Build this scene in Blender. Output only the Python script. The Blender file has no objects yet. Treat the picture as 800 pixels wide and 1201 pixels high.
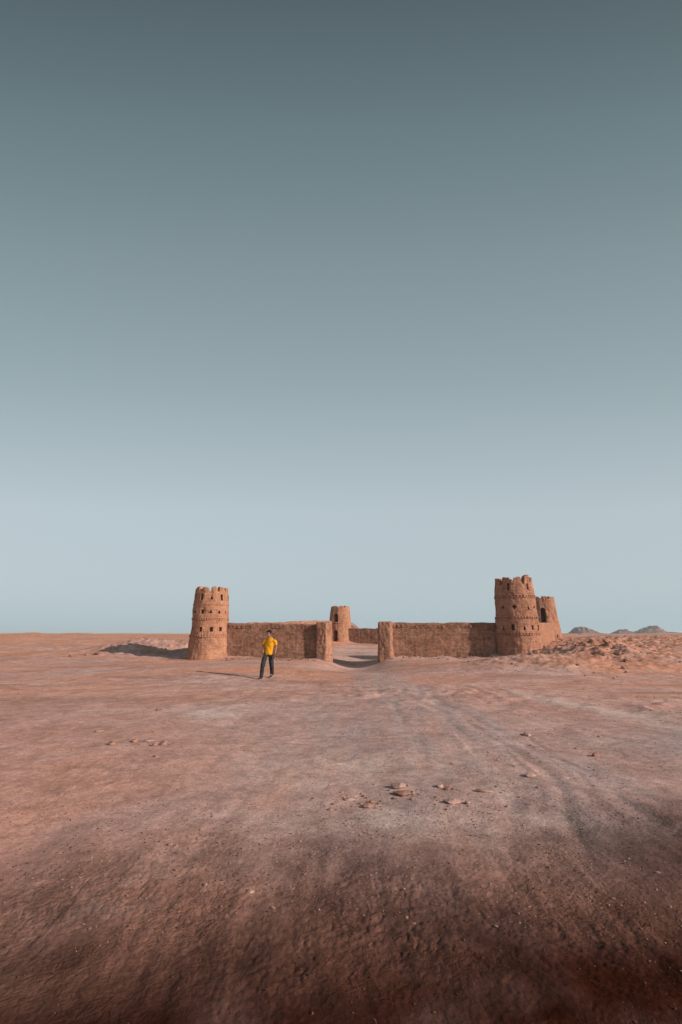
import bpy, math, random
import numpy as np
from mathutils import Vector, Matrix

R = math.radians
random.seed(7)
rng = np.random.default_rng(11)
scene = bpy.context.scene
COL = scene.collection

# ------------------------------------------------------------------ noise
_perm = np.random.default_rng(3).permutation(512).astype(np.int64)
_ga = np.random.default_rng(4).uniform(0, 2 * np.pi, 512)
_gx, _gy = np.cos(_ga), np.sin(_ga)
_g3 = np.random.default_rng(5).normal(size=(512, 3))
_g3 /= np.linalg.norm(_g3, axis=1)[:, None]


def _h2(i, j, s):
    return _perm[(_perm[(i + s * 131) & 511] + j) & 511]


def noise2(x, y, s=0):
    x = np.asarray(x, float) + s * 17.31
    y = np.asarray(y, float) - s * 9.17
    i = np.floor(x).astype(np.int64); j = np.floor(y).astype(np.int64)
    fx = x - i; fy = y - j
    u = fx * fx * fx * (fx * (fx * 6 - 15) + 10); v = fy * fy * fy * (fy * (fy * 6 - 15) + 10)
    def g(a, b):
        h = _h2(i + a, j + b, s)
        return _gx[h] * (fx - a) + _gy[h] * (fy - b)
    a = g(0, 0); b = g(1, 0); c = g(0, 1); d = g(1, 1)
    return (a + u * (b - a) + v * (c - a + u * (a - b - c + d))) * 1.41


def fbm2(x, y, octv=4, s=0, gain=.5):
    t = 0; a = 1
    for k in range(octv):
        t = t + a * noise2(x * 2 ** k, y * 2 ** k, s + k)
        a *= gain
    return t


def ridge2(x, y, octv=3, s=0):
    t = 0; a = 1
    for k in range(octv):
        t = t + a * (1 - 2 * np.abs(noise2(x * 2 ** k, y * 2 ** k, s + k)))
        a *= .5
    return t


def noise3(x, y, z, s=0):
    x = np.asarray(x, float) + s * 7.7; y = np.asarray(y, float) + s * 3.3; z = np.asarray(z, float) - s * 5.1
    i = np.floor(x).astype(np.int64); j = np.floor(y).astype(np.int64); k = np.floor(z).astype(np.int64)
    fx = x - i; fy = y - j; fz = z - k
    u = fx * fx * (3 - 2 * fx); v = fy * fy * (3 - 2 * fy); w = fz * fz * (3 - 2 * fz)
    r = 0
    for a in (0, 1):
        for b in (0, 1):
            for c in (0, 1):
                h = _perm[(_perm[(_perm[(i + a) & 511] + j + b) & 511] + k + c) & 511]
                g = _g3[h]
                d = g[..., 0] * (fx - a) + g[..., 1] * (fy - b) + g[..., 2] * (fz - c)
                r = r + d * (u if a else 1 - u) * (v if b else 1 - v) * (w if c else 1 - w)
    return r * 1.5


def fbm3(x, y, z, octv=3, s=0):
    t = 0; a = 1
    for k in range(octv):
        t = t + a * noise3(x * 2 ** k, y * 2 ** k, z * 2 ** k, s + k)
        a *= .5
    return t


def ss(a, b, x):
    t = np.clip((np.asarray(x, float) - a) / (b - a), 0, 1)
    return t * t * (3 - 2 * t)


def gauss(x, y, cx, cy, sx, sy, rot=0):
    dx, dy = x - cx, y - cy
    if rot:
        c, s_ = math.cos(rot), math.sin(rot)
        dx, dy = c * dx + s_ * dy, -s_ * dx + c * dy
    return np.exp(-(dx / sx) ** 2 - (dy / sy) ** 2)


# ------------------------------------------------------------------ mesh helpers
def mesh_arrays(name, verts, faces, uvs=None, smooth=True):
    """faces: (n,4) or (n,3) index array"""
    me = bpy.data.meshes.new(name)
    verts = np.asarray(verts, np.float32); faces = np.asarray(faces, np.int32)
    n, k = faces.shape
    me.vertices.add(len(verts)); me.vertices.foreach_set('co', verts.ravel())
    me.loops.add(n * k); me.loops.foreach_set('vertex_index', faces.ravel())
    me.polygons.add(n)
    me.polygons.foreach_set('loop_start', np.arange(0, n * k, k, dtype=np.int32))
    me.polygons.foreach_set('loop_total', np.full(n, k, np.int32))
    me.polygons.foreach_set('use_smooth', np.full(n, smooth))
    if uvs is not None:
        ul = me.uv_layers.new(name='UVMap')
        ul.data.foreach_set('uv', np.asarray(uvs, np.float32)[faces.ravel()].ravel())
    me.update(calc_edges=True)
    me.validate()
    return me


def pydata(name, verts, faces, smooth=True):
    me = bpy.data.meshes.new(name)
    me.from_pydata([tuple(map(float, v)) for v in verts], [], [tuple(map(int, f)) for f in faces])
    me.polygons.foreach_set('use_smooth', [smooth] * len(me.polygons))
    me.update()
    return me


def link(name, me, m=None, parent=None, loc=None):
    o = bpy.data.objects.new(name, me); COL.objects.link(o)
    if m is not None:
        me.materials.clear(); me.materials.append(m)
    if parent is not None:
        o.parent = parent
    if loc is not None:
        o.location = loc
    return o


def tag(o, label=None, cat=None, group=None, kind=None):
    for k, v in (('label', label), ('category', cat), ('group', group), ('kind', kind)):
        if v:
            o[k] = v
    return o


def empty(name, loc, label, cat, group=None, rz=0):
    o = bpy.data.objects.new(name, None); COL.objects.link(o)
    o.empty_display_size = .3
    o.location = loc; o.rotation_euler = (0, 0, rz)
    return tag(o, label, cat, group)


# ------------------------------------------------------------------ materials
class NT:
    def __init__(s, name):
        s.m = bpy.data.materials.new(name); s.m.use_nodes = True
        s.t = s.m.node_tree; s.b = s.t.nodes['Principled BSDF']
        s.b.inputs['Specular IOR Level'].default_value = .12
        s.b.inputs['Roughness'].default_value = .95

    def n(s, typ, **kw):
        nd = s.t.nodes.new(typ)
        for k, v in kw.items():
            if k.startswith('_'):
                setattr(nd, k[1:], v)
            else:
                key = k.replace('__', ' ')
                nd.inputs[key].default_value = v
        return nd

    def l(s, a, b):
        s.t.links.new(a, b)

    def noise(s, vec, scale, detail=4, rough=.55, dist=0):
        nd = s.n('ShaderNodeTexNoise', Scale=scale, Detail=detail, Roughness=rough, Distortion=dist)
        s.l(vec, nd.inputs['Vector'])
        return nd.outputs['Fac']

    def ramp(s, fac, lo, hi, a=0., b=1.):
        nd = s.n('ShaderNodeMapRange'); nd.interpolation_type = 'SMOOTHSTEP'
        nd.inputs['From Min'].default_value = lo; nd.inputs['From Max'].default_value = hi
        nd.inputs['To Min'].default_value = a; nd.inputs['To Max'].default_value = b
        s.l(fac, nd.inputs['Value'])
        return nd.outputs['Result']

    def mix(s, fac, a, b, mode='MIX'):
        nd = s.t.nodes.new('ShaderNodeMix'); nd.data_type = 'RGBA'; nd.blend_type = mode
        for sock, v in ((nd.inputs[0], fac), (nd.inputs[6], a), (nd.inputs[7], b)):
            if isinstance(v, (int, float)):
                sock.default_value = v
            elif isinstance(v, tuple):
                sock.default_value = (*v, 1)
            else:
                s.l(v, sock)
        return nd.outputs[2]

    def math(s, op, a, b=0.):
        nd = s.t.nodes.new('ShaderNodeMath'); nd.operation = op
        for i, v in enumerate((a, b)):
            if isinstance(v, (int, float)):
                nd.inputs[i].default_value = v
            else:
                s.l(v, nd.inputs[i])
        return nd.outputs[0]

    def bump(s, h, dist, strength=1., prev=None):
        nd = s.n('ShaderNodeBump', Strength=strength, Distance=dist)
        s.l(h, nd.inputs['Height'])
        if prev is not None:
            s.l(prev, nd.inputs['Normal'])
        return nd.outputs['Normal']


def soil_material():
    k = NT('desert_soil')
    k.b.inputs['Specular IOR Level'].default_value = .02
    k.b.inputs['Roughness'].default_value = 1.
    P = k.n('ShaderNodeTexCoord').outputs['Object']
    def attr(n):
        a = k.n('ShaderNodeAttribute'); a.attribute_name = n
        return a.outputs['Fac']
    lens_dark, pale, grey, red, clay = attr('lens_dark'), attr('pale'), attr('grey'), attr('red'), attr('clay')
    big = k.noise(P, .16, 5, .6, .6)
    mid = k.noise(P, .9, 6, .62, .5)
    fine = k.noise(P, 7, 7, .7, .4)
    grit = k.noise(P, 55, 4, .7)
    c = k.mix(k.ramp(big, .35, .65), (.51, .285, .25), (.58, .375, .345))
    c = k.mix(k.ramp(mid, .38, .66, 0, .8), c, (.44, .25, .21))
    c = k.mix(red, c, (.60, .275, .18))
    c = k.mix(grey, c, (.42, .305, .29))
    c = k.mix(pale, c, (.62, .47, .435))
    c = k.mix(clay, c, (.33, .155, .10))
    c = k.mix(lens_dark, c, (.036, .0095, .0045))  # darker red near soil, with lens darkening painted into its colour
    # crusts, dust and grit speckle
    crust = k.math('MULTIPLY', k.ramp(k.noise(P, 1.9, 7, .72, 1.0), .58, .74), k.ramp(k.noise(P, .35, 3), .45, .62))
    c = k.mix(k.math('MULTIPLY', crust, k.math('SUBTRACT', .72, k.math('MULTIPLY', lens_dark, .52))), c, (.52, .41, .37))
    v = k.ramp(fine, .25, .75, .82, 1.18)
    comb = k.t.nodes.new('ShaderNodeCombineColor')
    cl = k.n('ShaderNodeTexVoronoi', Scale=34.); cl.inputs['Randomness'].default_value = 1.
    k.l(P, cl.inputs['Vector'])
    sepc = k.t.nodes.new('ShaderNodeSeparateColor'); k.l(cl.outputs['Color'], sepc.inputs[0])
    clod = k.ramp(sepc.outputs[0], 0, 1, .89, 1.11)
    blot = k.ramp(k.noise(P, 2.2, 6, .68, .8), .3, .72, .80, 1.16)
    mps = k.n('ShaderNodeMapping'); mps.inputs['Scale'].default_value = (7., .9, 1)
    mps.inputs['Rotation'].default_value = (0, 0, .06)
    k.l(P, mps.inputs['Vector'])
    swept = k.math('ADD', 1., k.math('MULTIPLY', k.math('ADD', k.ramp(k.noise(mps.outputs[0], 1.1, 5, .62, .5), .3, .7, -.22, .22), 0.), k.ramp(lens_dark, .1, .8, .25, 1.)))
    v = k.math('MULTIPLY', v, swept)
    g = k.math('MULTIPLY', k.math('MULTIPLY', v, clod), k.math('MULTIPLY', blot, k.ramp(grit, .25, .75, .88, 1.12)))
    for i in range(3):
        k.l(g, comb.inputs[i])
    c = k.mix(1., c, comb.outputs[0], 'MULTIPLY')
    k.l(c, k.b.inputs['Base Color'])
    b = k.bump(fine, .014, .6)
    b = k.bump(grit, .008, .8, b)
    b = k.bump(cl.outputs['Distance'], .004, .5, b)
    vo = k.n('ShaderNodeTexVoronoi', Scale=17.); vo.feature = 'DISTANCE_TO_EDGE'
    wp = k.n('ShaderNodeVectorMath'); wp.operation = 'ADD'
    nz = k.n('ShaderNodeTexNoise', Scale=9., Detail=4.)
    k.l(P, nz.inputs['Vector']); k.l(P, wp.inputs[0])
    sc = k.n('ShaderNodeVectorMath'); sc.operation = 'SCALE'; sc.inputs['Scale'].default_value = .13
    k.l(nz.outputs['Color'], sc.inputs[0]); k.l(sc.outputs[0], wp.inputs[1])
    k.l(wp.outputs[0], vo.inputs['Vector'])
    patch = k.math('MULTIPLY', k.ramp(k.noise(P, .9, 4, .6, .6), .42, .62), k.ramp(lens_dark, .05, .6))
    crack = k.math('MULTIPLY', k.ramp(vo.outputs['Distance'], 0, .22), patch)
    b = k.bump(crack, .006, .55, b)
    k.l(b, k.b.inputs['Normal'])
    return k.m


def adobe_material(name, base, dark, light, brick=.0, bw=.3, bh=.11, plaster=.5):
    k = NT(name)
    tc = k.n('ShaderNodeTexCoord')
    UV, P = tc.outputs['UV'], tc.outputs['Object']
    big = k.noise(P, .7, 5, .6, .5)
    mid = k.noise(P, 3.5, 6, .65, .4)
    fine = k.noise(P, 22, 4, .7)
    c = k.mix(k.ramp(big, .35, .66), base, light)
    c = k.mix(k.ramp(mid, .42, .7, 0, .75), c, dark)
    # rain streaks running down the face
    mp = k.n('ShaderNodeMapping'); mp.inputs['Scale'].default_value = (3.2, .35, 1)
    k.l(UV, mp.inputs['Vector'])
    st = k.noise(mp.outputs[0], 1.6, 5, .6, .2)
    c = k.mix(k.ramp(st, .48, .68, 0, .6), c, dark)
    h = fine
    nrm = k.bump(mid, .03, .7)
    nrm = k.bump(fine, .012, .7, nrm)
    if brick > 0:
        wv = k.n('ShaderNodeVectorMath'); wv.operation = 'ADD'
        nz = k.n('ShaderNodeTexNoise', Scale=2.5, Detail=2.)
        k.l(P, nz.inputs['Vector'])
        sc = k.n('ShaderNodeVectorMath'); sc.operation = 'SCALE'; sc.inputs['Scale'].default_value = .05
        k.l(nz.outputs['Color'], sc.inputs[0]); k.l(UV, wv.inputs[0]); k.l(sc.outputs[0], wv.inputs[1])
        br = k.n('ShaderNodeTexBrick', Scale=1.)
        br.inputs['Brick Width'].default_value = bw; br.inputs['Row Height'].default_value = bh
        br.inputs['Mortar Size'].default_value = .022; br.inputs['Mortar Smooth'].default_value = .5
        br.inputs['Color1'].default_value = (.66, .66, .66, 1); br.inputs['Color2'].default_value = (1.28, 1.28, 1.28, 1)
        br.inputs['Mortar'].default_value = (.8, .8, .8, 1)
        k.l(wv.outputs[0], br.inputs['Vector'])
        worn = k.ramp(k.noise(P, 1.3, 4, .6), plaster - .1, plaster + .12)
        c = k.mix(k.math('MULTIPLY', worn, brick), c, k.mix(1., c, br.outputs['Color'], 'MULTIPLY'))
        nrm = k.bump(k.math('MULTIPLY', k.math('SUBTRACT', 1., br.outputs['Fac']), worn), .04, brick, nrm)
    k.l(c, k.b.inputs['Base Color'])
    k.l(nrm, k.b.inputs['Normal'])
    return k.m


def flat_material(name, col, rough=.9, var=.25, scale=30, spec=.2, bumpd=.004):
    k = NT(name)
    P = k.n('ShaderNodeTexCoord').outputs['Object']
    nz = k.noise(P, scale, 4, .6)
    lo = tuple(c * (1 - var) for c in col); hi = tuple(min(1, c * (1 + var)) for c in col)
    k.l(k.mix(k.ramp(nz, .3, .7), lo, hi), k.b.inputs['Base Color'])
    k.b.inputs['Roughness'].default_value = rough
    k.b.inputs['Specular IOR Level'].default_value = spec
    k.l(k.bump(nz, bumpd, .6), k.b.inputs['Normal'])
    return k.m


M_SOIL = soil_material()
M_TOWER = adobe_material('tower_mud_plaster', (.43, .208, .128), (.30, .14, .085), (.50, .262, .175), .55, .28, .10, .45)
M_TOWER_R = adobe_material('tower_worn_mud_plaster', (.41, .195, .125), (.27, .122, .078), (.48, .25, .17), .7, .28, .10, .42)
M_WALL = adobe_material('wall_mud_brick', (.33, .165, .108), (.18, .086, .054), (.42, .225, .155), 1., .24, .088, .42)
M_PIER = adobe_material('pier_mud_plaster', (.40, .20, .13), (.24, .115, .075), (.47, .25, .17), .7, .24, .09, .42)
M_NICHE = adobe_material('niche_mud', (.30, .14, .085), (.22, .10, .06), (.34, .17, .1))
M_STONE = flat_material('pale_desert_stone', (.37, .238, .198), .9, .35, 14, .15, .01)
M_STONE_R = flat_material('red_desert_stone', (.30, .165, .125), .95, .35, 14, .1, .01)
M_GRAVEL = flat_material('loose_grit', (.31, .185, .145), .95, .4, 3, .1, .006)
M_HILL = flat_material('bare_rock_hill', (.235, .135, .108), .95, .5, .12, .1, .4)
M_SKIN = flat_material('skin', (.27, .135, .085), .55, .08, 40, .3, .001)
M_SHIRT = flat_material('yellow_cotton', (.70, .31, .012), .85, .10, 18, .15, .004)
M_TROUSER = flat_material('dark_twill', (.032, .034, .033), .85, .3, 25, .2, .004)
M_HAIR = flat_material('dark_hair', (.007, .005, .0045), .8, .3, 90, .1, .003)
M_SHOE = flat_material('dark_shoe_leather', (.03, .025, .022), .6, .3, 40, .3, .002)
M_SOLE = flat_material('pale_rubber', (.35, .31, .28), .8, .2, 40, .2, .002)
M_EYE = flat_material('eye_white', (.6, .58, .55), .3, .05, 40, .5, .0005)
M_IRIS = flat_material('dark_iris', (.02, .012, .008), .3, .1, 40, .5, .0005)
M_BELT = flat_material('brown_belt', (.05, .03, .02), .6, .2, 40, .3, .001)

# ------------------------------------------------------------------ terrain
LT = (-9.2, 36.8)       # front left tower
RT = (11.75, 35.0)      # front right tower
BT = (-.1, 57.0)        # rear tower seen above the gateway
BR = (19.3, 50.0)       # rear right tower
GX = 1.0                # gateway centre

# wheel tracks fanning out of the gateway
TRACKS = [([(1.6, 27), (2.1, 17), (2.5, 11), (2.75, 8.2), (2.9, 6.4), (2.75, 5.0), (2.4, 3.4)], .05),
          ([(1.2, 27), (1.9, 17), (2.35, 11), (2.45, 8.2), (2.4, 6.6), (2.1, 5.2), (1.7, 3.6)], .045),
          ([(1.0, 27), (1.5, 17), (2.0, 11), (2.0, 8.0), (1.8, 6.0), (1.2, 4.2), (.8, 3.0)], .03),
          ([(.7, 27), (1.0, 17), (1.2, 11), (1.1, 8.0), (.8, 6.0), (.1, 4.2), (-.5, 3.0)], .02),
          ([(2.2, 27), (2.9, 17), (3.6, 11.5), (4.4, 8.6), (5.4, 6.6)], .035),
          ([(2.5, 27), (3.4, 17), (4.5, 11.5), (5.7, 8.9), (7.0, 7.0)], .03)]


def track_dist(x, y, pts):
    d = np.full(np.shape(x), 1e9)
    for (ax, ay), (bx, by) in zip(pts[:-1], pts[1:]):
        vx, vy = bx - ax, by - ay
        t = np.clip(((x - ax) * vx + (y - ay) * vy) / (vx * vx + vy * vy), 0, 1)
        d = np.minimum(d, np.hypot(x - ax - t * vx, y - ay - t * vy))
    return d


def seg_dist(x, y, a, b):
    return track_dist(x, y, [a, b])


def mounds(x, y):
    m = .80 * gauss(x, y, 16.8, 32, 4.6, 7.0, -.2)
    m += .30 * gauss(x, y, 14.3, 30.5, 2.2, 3.5)
    m += .30 * gauss(x, y, 12.5, 25.5, 3.5, 3.0)
    m += .42 * gauss(x, y, 8.8, 25.0, 3.2, 3.6)
    m += .75 * gauss(x, y, 23, 45, 9, 10)
    m += .9 * gauss(x, y, 34, 58, 16, 12)
    return m


def H(x, y, lod=None):
    x = np.asarray(x, float); y = np.asarray(y, float)
    r = np.hypot(x, y)
    far = ss(46, 125, r)
    h = 1.46 * far
    h += far * (.36 * noise2(x / 34, y / 34, 1) + .22 * noise2(x / 9, y / 9, 2) + .10 * np.maximum(noise2(x / 3.5, y / 5, 3), 0)) * (1 - .6 * ss(300, 1500, r))
    h += ss(18, 45, r) * (1 - ss(300, 800, r)) * .13 * fbm2(x / 6.5, y / 6.5, 3, 5)
    h += .62 * gauss(x, y, -1, 60, 12, 9)                                  # ground climbs inside the fort
    h += 1.05 * gauss(x, y, -15.6, 43.8, 5.6, 3.4, -.12)
    h -= .14 * gauss(x, y, -9.5, 35.5, 3.5, 2.5)                     # heap left of the tower
    mr = mounds(x, y)
    h += mr
    rough = np.clip(mr * 1.15, 0, 1)
    roughl = np.clip(1.2 * gauss(x, y, -15, 42, 6, 4), 0, 1)
    # worn passage through the gateway
    h -= .55 * np.exp(-(np.abs(x - GX - .02 * (y - 36)) / 1.75) ** 2.3) * ss(20, 33, y) * (1 - ss(36.5, 40.5, y))
    h -= .12 * np.exp(-((x - GX) / 5) ** 2) * ss(24, 33, y) * (1 - ss(36, 42, y))
    # drifts of washed-down mud at the foot of the masonry
    for c, rad in ((LT, 1.5), (RT, 1.6), (BR, 1.7), (BT, 1.3)):
        d = np.maximum(np.hypot(x - c[0], y - c[1]) - rad, 0)
        h += .08 * np.exp(-(d / .5) ** 2) + .04 * np.exp(-(d / 2.) ** 2)
    for a, b, am in (((-8.2, 36.6), (-1.6, 35.9), .16), ((3.4, 35.4), (11, 35.0), .12), ((0, 57), (19, 50.3), .1)):
        d = seg_dist(x, y, a, b)
        h += am * np.exp(-(d / .9) ** 2) * (.8 + .9 * noise2(x / 1.7, y / 1.7, 15)) + am * .6 * np.exp(-(d / .45) ** 2) * np.clip(noise2(x / .8, y / .8, 16) * 2, 0, 1)
    # hummocks, hollows
    near = 1 - ss(30, 80, r)
    h += near * (.035 * fbm2(x / 2.6, y / 2.6, 3, 9) + .05 * noise2(x / 7, y / 7, 12))
    # broken, eroded ground
    rid = ridge2(x / 1.9, y / 1.9, 4, 20)
    h += rough * (.16 * rid - .08 + .15 * np.maximum(noise2(x / .75, y / .75, 25), 0) + .10 * np.maximum(noise2(x / .33, y / .33, 26), -.1) + .05 * noise2(x / .16, y / .16, 27))
    h += roughl * (.12 * ridge2(x / 1.3, y / 1.3, 3, 31) + .10 * noise2(x / .5, y / .5, 33))
    # scattered low ridges in the middle distance
    w = ss(9, 16, r) * (1 - ss(70, 120, r)) * np.clip(fbm2(x / 9, y / 9, 2, 41) * 1.6, 0, 1)
    h += w * .06 * ridge2(x / 1.4, y / 1.4, 3, 45)
    h += gauss(x, y, -5.2, 23, 4.5, 5) * (.24 * ss(18.3, 23.5, y) - .05)
    # wheel ruts
    wob = .10 * noise2(x / 1.1, y / 1.1, 50)
    for pts, dep in TRACKS:
        d = np.abs(track_dist(x + wob, y, pts))
        brk = np.clip(.55 + 1.1 * noise2(x / .9, y / 1.6, 52), 0, 1) * (1 - ss(14, 22, r))
        h += .40 * dep * brk * (-.75 * np.exp(-(d / .07) ** 2) + .4 * np.exp(-((d - .17) / .07) ** 2))
    # narrow scratches left by skidding tyres
    for pts, dep in (([(2.5, 10.9), (3.05, 9.1), (2.9, 7.3), (2.6, 5.6)], .018), ([(2.7, 9.0), (2.85, 7.4), (2.95, 6.3)], .045), ([(3.0, 8.9), (3.3, 7.5), (3.4, 6.2)], .03),
                     ([(2.2, 9.5), (2.3, 7.6), (2.1, 6.0)], .015), ([(3.3, 9.6), (3.9, 8.2), (4.3, 7.2)], .03), ([(1.9, 9.8), (1.9, 7.6), (1.6, 5.9)], .012)):
        d = track_dist(x + .6 * wob, y, pts)
        y0, y1 = min(p[1] for p in pts), max(p[1] for p in pts)
        fade = ss(y0, y0 + .8, y) * (1 - ss(y1 - 1., y1, y)) * np.clip(.35 + 1.5 * noise2(x / .35, y / .8, 55), 0, 1) * .42
        wd = .045 + .02 * noise2(x / .6, y / .6, 57)
        h += dep * fade * (.5 * np.exp(-((d - .08) / .04) ** 2) - np.exp(-(d / wd) ** 2))
    # clods and crusts close to the camera
    n = r < 13
    if np.any(n):
        xn, yn, rn = x[n], y[n], r[n]
        f = 1 - ss(7, 13, rn)
        soft = np.clip(.5 + .9 * fbm2(xn / 1.3, yn / 1.3, 2, 60), .1, 1.2)
        a = .0055 * fbm2(xn / .22, yn / .22, 3, 62)
        b = .0055 * (np.minimum(np.abs(noise2(xn / .10 + .5 * noise2(xn / .15, yn / .15, 66), yn / .10, 64)) * 3, 1) - .6) + .003 * (np.minimum(np.abs(noise2(xn / .045, yn / .045, 65)) * 3, 1) - .6)
        c_ = .0025 * noise2(xn / .03, yn / .03, 68)
        fg = 1 - ss(3.2, 5.5, rn)
        st = .007 * noise2((xn + .25 * noise2(xn, yn / 2, 73)) / .13, yn / .8, 70) * fg
        h = h.copy()
        h[n] += f * soft * (a + b * (.4 + .8 * fg) + c_) + st
    return h


def H1(x, y):
    return float(H(np.array([x]), np.array([y]))[0])


def build_ground():
    rr = [0., .15, .35]
    r = .55
    while r < 9000:
        rr.append(r)
        r *= 1 + (.0045 if r < 8 else .006 if r < 95 else .02)
    rr = np.array(rr)
    dense = np.arange(-43, 43.001, .115)
    rest = np.arange(45, 316, 2.)
    aa = np.radians(np.concatenate([dense, rest]))
    nr, na = len(rr), len(aa)
    A, RR = np.meshgrid(aa, rr)
    X = RR * np.sin(A); Y = RR * np.cos(A)
    Z = H(X.ravel(), Y.ravel()).reshape(X.shape)
    idx = np.arange(nr * na).reshape(nr, na)
    a = idx[:-1, :]; b = np.roll(a, -1, axis=1); d = idx[1:, :]; c = np.roll(d, -1, axis=1)
    faces = np.stack([a, d, c, b], -1)[1:].reshape(-1, 4)
    V = np.stack([X, Y, Z], -1).reshape(-1, 3)
    # closing fan under the camera
    me = mesh_arrays('ground', V, faces)
    x, y = V[:, 0].astype(float), V[:, 1].astype(float)
    r = np.hypot(x, y)
    # --- soil tones and painted lens darkening, place by place (fixed to the ground)
    n1 = fbm2(x / 1.7, y / 1.7, 4, 80); n2 = fbm2(x / 4.5, y / 4.5, 4, 84); n3 = fbm2(x / .6, y / .6, 3, 88)
    lens_dark = 1 - ss(2.5, 5.9, y + .50 * n1 + .3 * n3 - .20 * np.maximum(x, 0) + .36 * np.maximum(-x, 0))  # near-ground mask: lens fall-off painted in as darker soil
    lens_dark = np.clip(lens_dark * (1.0 + .12 * n3), 0, 1)
    streak = fbm2((x - .35 * y * .2) / .35, y / 2.2, 3, 92)
    grey = np.zeros_like(x)
    for pts, dep in TRACKS[:4]:
        grey = np.maximum(grey, np.exp(-(track_dist(x, y, pts) / .55) ** 2))
    grey = np.maximum(grey, .8 * gauss(x, y, .4, 9.5, 2.6, 5.5)) * (.75 + .6 * streak)
    grey = np.maximum(grey, .9 * gauss(x, y, 1.6, 4.3, .8, .7) * (.8 + .8 * n3))
    grey = np.maximum(grey, .8 * gauss(x, y, 5.2, 8.6, 2.2, 2.4) * (.8 + .7 * n1))
    grey *= (1 - ss(24, 34, y)) * ss(3.4, 5.2, y)
    pale = .55 * gauss(x, y, -2.7, 11.2, .6, .55) + .5 * gauss(x, y, 1.85, 5.1, .22, .16)
    pale += .75 * np.exp(-(track_dist(x, y, [(4.8, 15), (5.4, 11.6), (6.2, 9.0), (7, 7.5)]) / .45) ** 2) * np.clip(.7 + n1, 0, 1)
    pale += .5 * gauss(x, y, -1.5, 3.8, .35, .3) * np.clip(.4 + 2.2 * n3, 0, 1) + .45 * gauss(x, y, -.95, 4.45, .35, .16) * np.clip(.3 + 2.5 * n3, 0, 1)
    pale += .4 * np.clip(n2 - .15, 0, 1) * ss(10, 20, r) * (1 - ss(60, 120, r))
    pale += .55 * gauss(x, y, -2.78, 11.15, .33, .4) + .55 * gauss(x, y, 1.2, 46, 7, 7) + .4 * gauss(x, y, .9, 33, 2.5, 5)
    pale += (.50 * gauss(x, y, .35, 4.95, 1.1, .55) + .30 * gauss(x, y, -.2, 6.8, 1.6, 1.0)) * np.clip(.75 + .9 * n3 + .5 * n1, 0, 1.2)
    pale += .3 * np.clip(fbm2(x / 3, y / 1.2, 3, 101) - .1, 0, 1) * ss(5, 9, y)
    red = np.clip(.40 + 1.1 * fbm2(x / 8, y / 4, 3, 95), 0, 1) * ss(9, 24, r) * .9
    red = np.maximum(red, .75 * np.clip(1.6 * mounds(x, y) - .12, 0, 1) * (.8 + .9 * n1))
    red += .5 * ss(55, 90, r) * (x < 0)
    red += .42 * np.clip(n1 + .30 - .22 * x, 0, 1) * (1 - ss(6, 13, r))
    mm = np.clip(1.7 * mounds(x, y) + .8 * gauss(x, y, -15.5, 43, 6, 4), 0, 1)
    clay = .75 * mm * ss(.0, .55, fbm2(x / 1.6, y / 1.6, 4, 110) + .1)
    clay = np.maximum(clay, .45 * ss(.15, .6, fbm2(x / 5, y / 2.2, 4, 115)) * ss(9, 18, r) * (1 - ss(90, 160, r)))
    for nme, v in (('clay', clay), ('lens_dark', lens_dark), ('grey', grey), ('pale', pale), ('red', red)):
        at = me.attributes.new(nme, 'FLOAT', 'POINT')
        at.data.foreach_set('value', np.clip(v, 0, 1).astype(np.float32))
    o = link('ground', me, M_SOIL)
    tag(o, kind='structure')


build_ground()

# ------------------------------------------------------------------ masonry
def cut_shell(P, N, UV, wrap, openings, depth, want=True):
    """P (nv,nu,3) grid, N unit directions pointing out. openings: boolean cell masks.
    Returns the face list of the shell with the openings left out and one recess mesh per opening."""
    nv, nu = P.shape[:2]
    idx = np.arange(nv * nu).reshape(nv, nu)
    if wrap:
        a = idx[:-1]; b = np.roll(idx, -1, 1)[:-1]; d = idx[1:]; c = np.roll(idx, -1, 1)[1:]
    else:
        a = idx[:-1, :-1]; b = idx[:-1, 1:]; d = idx[1:, :-1]; c = idx[1:, 1:]
    cells = np.stack([a, b, c, d], -1)
    keep = np.ones(cells.shape[:2], bool)
    rec = []
    flatP = P.reshape(-1, 3); flatN = N.reshape(-1, 3)
    for msk, dep in zip(openings, depth):
        keep &= ~msk
        vs = []; vmap = {}; fs = []
        def vert(i, inner):
            key = (i, inner)
            if key not in vmap:
                vmap[key] = len(vs)
                vs.append(flatP[i] - flatN[i] * (dep if inner else -.001))
            return vmap[key]
        nyc, nxc = msk.shape
        for j, i in zip(*np.nonzero(msk)):
            q = cells[j, i]
            fs.append([vert(k, 1) for k in q])
            for (dj, di), (p0, p1) in (((-1, 0), (0, 1)), ((0, 1), (1, 2)), ((1, 0), (2, 3)), ((0, -1), (3, 0))):
                jj, ii = j + dj, i + di
                if wrap:
                    ii %= nxc
                if jj < 0 or jj >= nyc or ii < 0 or ii >= nxc or not msk[jj, ii]:
                    e0, e1 = q[p0], q[p1]
                    fs.append([vert(e0, 0), vert(e1, 0), vert(e1, 1), vert(e0, 1)])
        rec.append((vs, fs))
    return cells[keep].reshape(-1, 4), rec


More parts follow.
